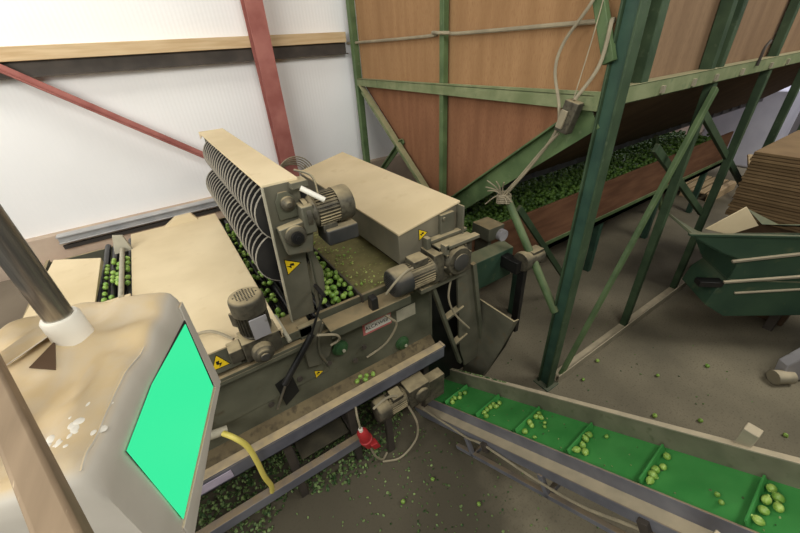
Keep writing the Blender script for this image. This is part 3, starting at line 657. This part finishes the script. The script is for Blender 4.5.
for a_ in (.44, 1.37):
    ep('clamp', lambda b_: ebox(b_, a_, a_+.04, -.115, -.085, -.17, -.11), 'dark_steel')
m4 = motor(el, (.84, 1.40, .53), (-1, 0, 0), .075, .17, boxdir=(.0, -.2, 1), cap='motor', perforate=False)
ep('gearbox', lambda b_: (b_.box(.83, 1.0, 1.33, 1.45, .45, .62), b_.lathe([(0, .06), (.02, .055), (.03, .02)], (.93, 1.33, .54), (0, -1, 0), 18), b_.box(.98, 1.16, 1.36, 1.44, .34, .56)), 'motor', .006, m4)
ep('motor_bracket', lambda b_: (b_.box(.6, .82, 1.38, 1.44, .42, .46), b_.box(.66, .71, 1.39, 1.43, 0, .44)), 'dark_steel')
ep('motor_cable', lambda b_: b_.tube([(.74, 1.34, .65), (.66, 1.34, .69), (.56, 1.34, .66)], .008, 6), 'cable', 0)
ep('motor_cable', lambda b_: b_.tube([(.82, 1.34, .48), (.86, 1.30, .3), (.84, 1.30, .12), (.7, 1.3, .03), (.58, 1.36, .012)], .008, 6), 'cable', 0)
# red plug hanging from the rail on its cable
pg = thing('power_plug', 'red industrial plug hanging on a cable below the machine rail', 'plug', (.47, 1.34, .1))
def qp(name, f, m, bevel=0):
    b_ = B(); f(b_); return b_.build(name, m, pg, bevel)
qp('cable', lambda b_: b_.tube([(.46, 1.375, .72), (.45, 1.35, .66), (.45, 1.34, .60), (.452, 1.34, .54)], .007, 6), 'cable')
qp('cable', lambda b_: b_.tube([(.495, 1.34, .335), (.52, 1.34, .18), (.58, 1.36, .04), (.64, 1.40, .012)], .008, 6), 'cable')
qp('collar', lambda b_: b_.cyl((.452, 1.34, .55), (.455, 1.34, .52), .014, 12), 'white_plastic')
qp('plug_body', lambda b_: b_.lathe([(0, .022), (.02, .036), (.10, .038), (.105, .044), (.125, .044), (.13, .032), (.19, .03), (.2, .018)], (.455, 1.34, .525), (.2, 0, -1), 18), 'red')
qp('plug_latch', lambda b_: b_.obox((.485, 1.29, .39), (.05, 0, -.01), (0, .05, 0), (.02, 0, -.06)), 'red', .004)

# yellow hose
b_ = B(); b_.tube([(-.22, 1.42, 1.01), (-.18, 1.37, 1.0), (-.145, 1.35, .92), (-.135, 1.345, .78), (-.135, 1.35, .62), (-.125, 1.36, .50), (-.135, 1.375, .42)], .014, 12)
tag(b_.build('drain_hose', 'yellow_hose'), 'short pale yellow hose hanging over the machine rail', 'hose')

# ================================================================== TERMINAL, POLE, NEAR RAIL
az = math.radians(16.76)
du_ = Vector((math.sin(az), math.cos(az), 0)); dn_ = Vector((math.cos(az), -math.sin(az), 0)); C0 = Vector((0, 0, 0))
def T(s, n, z): return du_*s+dn_*n+Vector((0, 0, z))
tm = thing('control_terminal', 'screen terminal wrapped in a dusty beige plastic cover with glowing green display', 'terminal', T(.66, -.55, 1.72))
# cover: rounded box lofted from rings, with slumped, wrinkled top
s0, s1, n0, n1 = .40, .915, -.74, -.378
def top(s, n):
    fs = (s-s0)/(s1-s0); fn = (n-n0)/(n1-n0)
    z = 2.112-.02*fs
    z -= .030*max(0, 1-abs(fn-.62)/.22)*math.sin(PI*min(1, fs*1.1))
    z += .028*math.exp(-((fs-.90)/.06)**2)*math.sin(PI*min(1, max(0, fn)*1.05))
    z += .030*math.exp(-(((s-.745)/.07)**2+((n+.53)/.07)**2))
    ph = math.atan2(s-.745, n+.53); rd = math.hypot(s-.745, n+.53)
    z += .007*math.sin(7*ph+9*rd)*min(1, rd/.1)*math.exp(-((rd-.16)/.12)**2)
    z += .012*noise.noise(Vector((s*8, n*8, 2)))+.004*noise.noise(Vector((s*22, n*20, 5)))
    r_ = .03
    for e in (s-s0, s1-s, n-n0, n1-n):
        if e < r_: z -= r_-math.sqrt(max(0, r_*r_-(r_-e)**2))
    return z
def cover(b_):
    NS, NN = 60, 44
    g = [[b_.bm.verts.new(T(s0+(s1-s0)*i/NS, n0+(n1-n0)*j/NN, top(s0+(s1-s0)*i/NS, n0+(n1-n0)*j/NN))) for j in range(NN+1)] for i in range(NS+1)]
    for i in range(NS):
        for j in range(NN):
            b_.face([g[i][j], g[i+1][j], g[i+1][j+1], g[i][j+1]])
    rim = [(i, 0) for i in range(NS)]+[(NS, j) for j in range(NN)]+[(i, NN) for i in range(NS, 0, -1)]+[(0, j) for j in range(NN, 0, -1)]
    prev = [g[i][j] for i, j in rim]
    NZ = 10
    for k in range(1, NZ+1):
        cur = []
        for (i, j), v0 in zip(rim, [g[i][j] for i, j in rim]):
            p = v0.co.copy(); f = k/NZ
            p.z = v0.co.z*(1-f)+1.715*f
            out = Vector((0, 0, 0))
            if j == NN: out = dn_
            elif j == 0: out = -dn_
            if i == NS: out = out+du_
            elif i == 0: out = out-du_
            if out.length: out.normalize()
            w = .006*noise.noise(Vector((p.x*10, p.y*10, p.z*5)))
            if j == NN: w *= .2
            p += out*(.004*math.sin(PI*f)+w*math.sin(PI*f))
            cur.append(b_.bm.verts.new(p))
        n = len(cur)
        for q in range(n): b_.face([prev[q], prev[(q+1) % n], cur[(q+1) % n], cur[q]])
        prev = cur
    b_.face(prev)
b_ = B(); cover(b_); b_.build('cover', 'tarp', tm, sharp=75)
def quad(b_, P, n, th): b_.prism([T(s, n, z) for s, z in P], dn_*th)
b_ = B(); quad(b_, [(.476, 1.80), (.866, 1.766), (.882, 2.005), (.62, 2.042), (.474, 2.042)], -.376, .004); b_.build('bezel', 'black', tm, .002)
b_ = B(); quad(b_, [(.474, 1.797), (.848, 1.772), (.868, 2.0), (.62, 2.044), (.472, 2.046)], -.372, .002); b_.build('screen', 'screen', tm)
b_ = B(); quad(b_, [(.872, 1.73), (.915, 1.72), (.913, 2.045), (.885, 2.045), (.878, 1.99), (.862, 1.77)], -.377, .006); quad(b_, [(.46, 1.755), (.9, 1.72), (.9, 1.75), (.462, 1.785)], -.377, .006); b_.build('window_edge', 'tarp', tm, .002)
b_ = B()
b_.prism([T(.667, -.602, 2.128), T(.70, -.66, 2.118), T(.80, -.62, 2.118), T(.765, -.56, 2.13), T(.742, -.548, 2.136)], (0, 0, .004))
b_.build('flap', 'tarp', tm, .003)
b_ = B(); b_.prism([T(.68, -.578, top(.68, -.578)+.004), T(.67, -.535, top(.67, -.535)+.004), T(.732, -.55, top(.732, -.55)+.004)], (0, 0, .002)); b_.build('pocket_shade', 'brown_box', tm)  # flat dark patch painted as the shaded hollow under the flap
rr = random.Random(11)
for k in range(16):
    a_, c_ = .455+abs(rr.gauss(0, .04)), -.435+rr.gauss(0, .028)
    B().blob(T(a_, c_, top(a_, c_)), rr.choice((.003, .004, .005, .007)), (rr.uniform(1, 1.9), 1, .25), 2, rot=Euler((0, 0, rr.random()*3)).to_matrix().to_4x4()).build('paint_spot', 'white_plastic', tm)
b_ = B(); b_.tube([T(s0+.012+(s1-s0)*.55*k/12, n1-.012, top(s0+.012+(s1-s0)*.55*k/12, n1-.012)) for k in range(13)], .0025, 6); b_.build('seam', 'tarp', tm)
po = thing('support_pole', 'round brushed steel pole rising from the covered terminal', 'pole', (-.293, .874, 2.1))
B().cyl((-.293, .880, 2.10), (-.293, .880, 5.2), .0252, 32).build('tube', 'steel', po)
B().lathe([(0, .034), (.0, .035), (.055, .034), (.06, .031), (.06, .0246)], (-.293, .880, 2.105), (0, 0, 1), 32).build('collar', 'white_plastic', po)
# horizontal timber handrail of the platform the photographer stands on
b_ = B(); b_.bar((-.552, 1.25, 2.17), (-.112, .04, 2.17), .034, .05)
tag(b_.build('handrail', 'timber_near', bevel=.005), 'worn beige timber handrail crossing the bottom left corner', 'handrail')

# ================================================================== RIGHT SIDE: TIPPING BIN, LEG, CARDBOARD
ba = Vector((.733, -.68, 0)); bi = Vector((.68, .733, 0)); bp0 = Vector((3.27, .87, 0))
def K(a, i, z): return bp0+ba*a+bi*i+Vector((0, 0, z))
bn = thing('tipping_bin', 'dark green steel bin with a pointed lip and ribbed side on the right', 'bin', K(.9, .2, 0))
def kp(name, f, m, bevel=.003):
    b_ = B(); f(b_); return b_.build(name, m, bn, bevel)
SIDE = [(0, 1.19), (.1, 1.12), (.28, 1.02), (.42, .97), (.42, .78), (2.2, .78), (2.2, 1.19)]
kp('shell', lambda b_: b_.prism([K(a, 0, z) for a, z in SIDE], bi*.012), 'bin_green')
kp('nose_plate', lambda b_: b_.prism([K(a, 0, z) for a, z in SIDE[:5]]+[K(a+.015, 0, z+.012) for a, z in SIDE[4::-1]], bi*.4), 'bin_green')
kp('back_plate', lambda b_: b_.prism([K(.28, .4, 1.0), K(.42, .4, .78), K(2.2, .4, .78), K(2.2, .4, 1.05)], bi*.012), 'bin_green')
kp('base', lambda b_: b_.prism([K(.42, 0, .78), K(2.2, 0, .78), K(2.2, .4, .78), K(.42, .4, .78)], (0, 0, -.012)), 'bin_green')
kp('rim', lambda b_: b_.bar(K(-.01, -.006, 1.19), K(2.2, -.006, 1.19), .03, .018), 'bin_green', .002)
kp('rib', lambda b_: b_.bar(K(.38, -.01, .955), K(1.6, -.01, 1.20), .025, .02), 'rail_face')
kp('lower_box', lambda b_: b_.prism([K(.36, -.02, .68), K(.44, -.02, .78), K(2.2, -.02, .78), K(2.2, -.02, .56), K(.52, -.02, .40), K(.33, -.02, .52)], bi*.4), 'bin_green')
kp('rib', lambda b_: b_.bar(K(.38, -.03, .765), K(1.6, -.03, .96), .025, .018), 'rail_face')
kp('rib', lambda b_: b_.bar(K(.5, -.03, .66), K(1.6, -.03, .82), .02, .014), 'rail_face')
kp('bracket', lambda b_: b_.obox(K(.22, -.02, .70), ba*.18, bi*.08, Vector((0, 0, .05))), 'black')
kp('inner_plate', lambda b_: b_.prism([K(.16, .10, 1.19), K(.42, .16, 1.36), K(.60, .20, 1.18), K(.38, .14, 1.12)], bi*.01), 'sheet')
kp('inner_plate', lambda b_: b_.prism([K(.43, .165, 1.345), K(.62, .20, 1.19), K(1.6, .32, 1.12), K(1.6, .35, 1.14), K(.8, .23, 1.16)], bi*.01), 'bin_green')
for a_ in (1.25, 1.9):
    kp('stand', lambda b_: b_.bar(K(a_, .34, .60), K(a_, .34, .0), .07, .07), 'dark_steel')
lg = thing('machine_leg', 'light grey sloping steel leg with a roller foot on the floor', 'leg', (3.72, -.02, 0))
b_ = B(); b_.prism([(3.68, -.02, .02), (3.86, -.14, .02), (4.3, -.44, .55), (4.3, -.44, 1.05), (3.98, -.2, .62), (3.69, -.0, .17)], (.05, .07, 0)); b_.build('arm', 'grey_paint', lg, .006)
b_ = B(); b_.cyl((3.62, .03, .06), (3.74, -.05, .06), .06, 20); b_.build('roller_foot', 'rail_face', lg, .004)
# cardboard
bx = B().hexa([(4.54, .2, 0), (5.7, .2, 0), (5.7, .97, 0), (4.54, .97, 0), (4.54, .2, .96), (5.7, .2, .96), (5.7, .97, .96), (4.54, .97, .96)]).build('storage_crate', 'brown_box', None, .01)
tag(bx, 'dark brown crate beneath the cardboard sheets', 'crate')
NSHEET = 22; th = .0285
cs = B(); cs.box(4.50, 5.72, .15, .99, 0, th*.82); cs.box(4.50, 5.72, .15, .99, th*.3, th*.5)
cs = cs.build('cardboard_sheet', 'cardboard', None, .003)
rr = random.Random(4)
for k in range(NSHEET):
    o = cs if k == 0 else clone(cs)
    o.location.z = .965+th*k; o.location.x += rr.uniform(-.012, .012) if k else 0; o.location.y += rr.uniform(-.01, .01) if k else 0
    o.rotation_euler.z = rr.uniform(-.01, .01)
    tag(o, 'flat brown cardboard sheet within the stack on the right', 'cardboard', 'stacked cardboard sheets')
    if k == NSHEET-1:
        tag(o, 'topmost dusty cardboard sheet of the stack on the right', 'cardboard', 'stacked cardboard sheets'); top_card = o

# ---- things seen between the hopper legs
pt = thing('wooden_pallet', 'wooden pallet lying behind the hopper legs', 'pallet', (8.0, 2.3, 0))
for k in range(7):
    B().box(7.5, 8.5, 1.9+.13*k, 2.0+.13*k, .12, .145).build('slat', 'timber', pt, .003)
for y in (1.9, 2.3, 2.72):
    B().box(7.5, 8.5, y, y+.08, 0, .12).build('bearer', 'timber', pt, .003)
tag(B().box(10.0, 11.0, 2.0, 3.2, 0, 1.5).build('wrapped_load', 'white_wrap', None, .05), 'pale wrapped load standing far behind the hopper legs', 'load')
tag(B().bar((7.6, 1.35, .02), (8.1, 1.80, .72), .09, .03).build('leaning_plank', 'timber', None), 'orange brown plank leaning far behind the hopper', 'plank')

# ================================================================== SPROUTS
def sprout_mesh(seed):
    b_ = B(); b_.blob((0, 0, 0), .0155, (1, 1, 1.12), 2, rough=.12)
    b_.cyl((0, 0, -.019), (0, 0, -.014), .005, 7)
    o = b_.build('brussels_sprout', 'sprout', None, loc=(0, 0, 0)); return o
protos = [sprout_mesh(k) for k in range(1)]
used = [False]
def sprout(p, s, label, group):
    o = protos[0] if not used[0] else protos[0].copy()
    if used[0]: COL.objects.link(o)
    used[0] = True
    o.location = p; o.scale = (s, s, s*random.uniform(.95, 1.15))
    o.rotation_euler = (random.uniform(0, 6.28), random.uniform(0, 6.28), random.uniform(0, 6.28))
    tag(o, label, 'sprout', group)
def scatter(n, gen, r, label, group, smin=.85, smax=1.1, tries=60, gap=1.75):
    P = []
    for k in range(n):
        for t in range(tries):
            p = Vector(gen()); s = random.uniform(smin, smax)
            if all((p-q).length > r*gap*(s+s2)/2 for q, s2 in P):
                P.append((p, s)); break
    for p, s in P: sprout(p, s, label, group)
# pile on the rollers in front of the tray
def g_pile():
    y = 1.54+1.1*random.random()**1.7; x = random.uniform(.46, .64)
    return (x, y, 1.404+random.choice((0, 0, .0, .021)))
scatter(125, g_pile, .0155, 'green sprout on the black rollers right of the disc rack', 'sprouts on the rollers right of the discs', .9, 1.15)
def g_strip():
    y = random.uniform(1.6, 3.1); x = random.uniform(.205, .30 if y > 1.9 else .25)
    return (x, y, 1.402)
scatter(50, g_strip, .0155, 'green sprout on the rollers between left lid and disc rack', 'sprouts in the gap beside the left lid', .85, 1.05)
def g_slot():
    return (random.choice((-.565, -.53, -.50, -.45)), random.uniform(2.3, 2.9), 1.455)
scatter(26, g_slot, .0155, 'sprout in the narrow slot left of the beige lid', 'sprouts in the left slot', .85, 1.05, gap=1.9)
# on the belt: a cluster above each cleat
for k, n in zip(range(-1, 7), (3, 6, 7, 6, 5, 5, 6, 4)):
    def g_belt():
        c = random.uniform(.03, .21); a = .341*k+.021+random.random()**4*.045
        return E(a, c, HB+.015)
    scatter(n, g_belt, .0155, 'sprout lying against a cleat of the green belt', 'sprouts on the green belt', .9, 1.12)
for a, c in ((.80, .12), (.78, .15), (.80, .02), (1.95, .08), (1.60, .09), (1.62, .06), (1.12, .2)):
    sprout(E(a, c, HB+.012), .62, 'loose sprout lying away from the cleats on the green belt', 'loose sprouts on the green belt')
# on the tray
def g_tray():
    return (random.uniform(.67, .9), random.uniform(1.55, 2.8), 1.425)
scatter(22, g_tray, .0155, 'small sprout on the dirty tray beside the beige hood', 'small sprouts on the tray', .35, .6)
# on the frame rail
for x, y in ((.53, 1.46), (.56, 1.48), (.60, 1.465), (.64, 1.45), (.58, 1.44)):
    sprout((x, y, .826), .95, 'sprout resting on the dusty machine rail', 'sprouts on the machine rail')
# strays on the concrete
for x, y in ((1.6, .62), (1.95, .38), (2.1, .75), (2.52, .42), (2.75, .2), (2.4, .95), (2.95, .6), (3.1, -.2), (2.3, .1), (2.7, 1.0), (3.4, .4), (1.75, .9), (2.05, 1.7), (2.9, 1.6), (2.2, -.15), (.95, .75), (.7, .62), (.35, .85), (1.0, .45), (.55, 1.05), (.15, .95), (.8, 1.05)):
    sprout((x, y, .015), random.uniform(.8, 1.15), 'stray sprout lying on the concrete floor', 'stray sprouts on the floor')
# trimmings: nobody could count them
def leaves(name, gen, n, rs, label, seed, m='leaf'):
    rr = random.Random(seed); b_ = B()
    for k in range(n):
        x, y, z = gen(rr); q = rr.uniform(*rs)
        b_.blob((x, y, z), q, (1.2, .9, .45), 1, rot=Euler((rr.uniform(-.7, .7), rr.uniform(-.7, .7), rr.uniform(0, 6.28))).to_matrix().to_4x4())
    return stuff(tag(b_.build(name, m), label, 'leaf trimmings'))
def gp(cx, cy, sx, sy, h):
    return lambda r: ((lambda a, d: (cx+sx*d*math.cos(a), cy+sy*d*math.sin(a), .006+h*max(0, 1-d)*r.random()))(r.uniform(0, 6.28), r.random()**.6))
leaves('leaf_heap', gp(.42, 1.75, .55, .38, .12), 1500, (.006, .014), 'heap of sprout trimmings on the floor below the belt drive motor', 21)
leaves('leaf_heap', gp(-.45, 1.75, .42, .4, .12), 1000, (.006, .014), 'heap of sprout trimmings on the floor below the machine left end', 22)
leaves('leaf_litter', lambda r: (r.gauss(.75, .38), r.gauss(1.05, .42), .004), 420, (.004, .010), 'thin scatter of leaf bits on the floor before the machine', 23)
leaves('leaf_litter', lambda r: (r.uniform(1.5, 3.6), r.uniform(-.4, 2.4), .004), 90, (.004, .010), 'sparse leaf bits on the open floor below the hopper', 24)
leaves('tray_litter', lambda r: (r.uniform(.66, .92), 1.52+1.5*r.random(), 1.422), 330, (.003, .009), 'leaf bits caked on the tray beside the hood', 25, 'leaf_pale')
leaves('belt_litter', lambda r: tuple(E(r.uniform(-.3, 1.9), r.uniform(.01, .24), HB+.003)), 70, (.003, .006), 'tiny leaf bits on the green belt', 26)
leaves('wall_top_litter', lambda r: tuple(E(r.uniform(-.3, .42), .277, .094)), 90, (.004, .008), 'leaf bits along the far edge of the elevator', 27)

# ================================================================== LIGHT, WORLD, CAMERA
WORLD = .04
w = bpy.data.worlds.new('World'); SC.world = w; w.use_nodes = True
bg = w.node_tree.nodes['Background']; bg.inputs[0].default_value = (1, .98, .92, 1); bg.inputs[1].default_value = WORLD
def area(name, loc, rot, sx, sy, e, col=(1, .96, .9)):
    l = bpy.data.lights.new(name, 'AREA'); l.shape = 'RECTANGLE'; l.size = sx; l.size_y = sy; l.energy = e; l.color = col
    o = bpy.data.objects.new(name, l); COL.objects.link(o); o.location = loc; o.rotation_euler = rot; return o
LAMPS = [  # unseen area lamps added as fill to set surface brightness
    ('fill_light', (-1.2, 3.0, 4.9), (math.radians(35), 0, 0), 3.0, .8, 56, (1, .985, .92)),
    ('fill_light', (-2.8, 1.2, 3.8), (0, math.radians(-50), 0), 2.0, 2.0, 85, (1, .99, .95)),
    ('fill_light', (.8, -1.0, 4.4), (math.radians(75), 0, math.radians(-5)), 2.5, 1.0, 88, (1, .995, .95)),
    ('fill_light', (-2.8, -1.0, 3.4), (math.radians(75), 0, math.radians(-35)), 2.0, 2.0, 76, (1, .995, .95)),
    ('fill_light', (5.5, -1.5, 5.0), (0, 0, 0), 2.0, 2.0, 190, (1, .99, .93)),
    ('fill_light', (9.6, 1.0, 4.6), (math.radians(30), 0, 0), 1.5, 2.0, 200, (.9, .9, 1)),
]
for L_ in LAMPS: area(*L_)

cam = bpy.data.cameras.new('Camera'); co = bpy.data.objects.new('Camera', cam); COL.objects.link(co)
cam.sensor_width = 36; cam.lens = 355/800*36; cam.clip_start = .02; cam.clip_end = 100
yaw, pitch, roll = map(math.radians, (31.7, 31.95, -3.8))
f = Vector((math.sin(yaw)*math.cos(pitch), math.cos(yaw)*math.cos(pitch), -math.sin(pitch)))
r0 = Vector((math.cos(yaw), -math.sin(yaw), 0)); u0 = r0.cross(f)
r = r0*math.cos(roll)+u0*math.sin(roll); u = -r0*math.sin(roll)+u0*math.cos(roll)
R = Matrix((r, u, -f)).transposed().to_4x4()
co.matrix_world = Matrix.Translation((0, 0, 2.6)) @ R
SC.camera = co
vs = SC.view_settings
vs.view_transform = 'Standard'; vs.look = 'None'; vs.exposure = 0.0; vs.gamma = 1.0; vs.use_curve_mapping = False
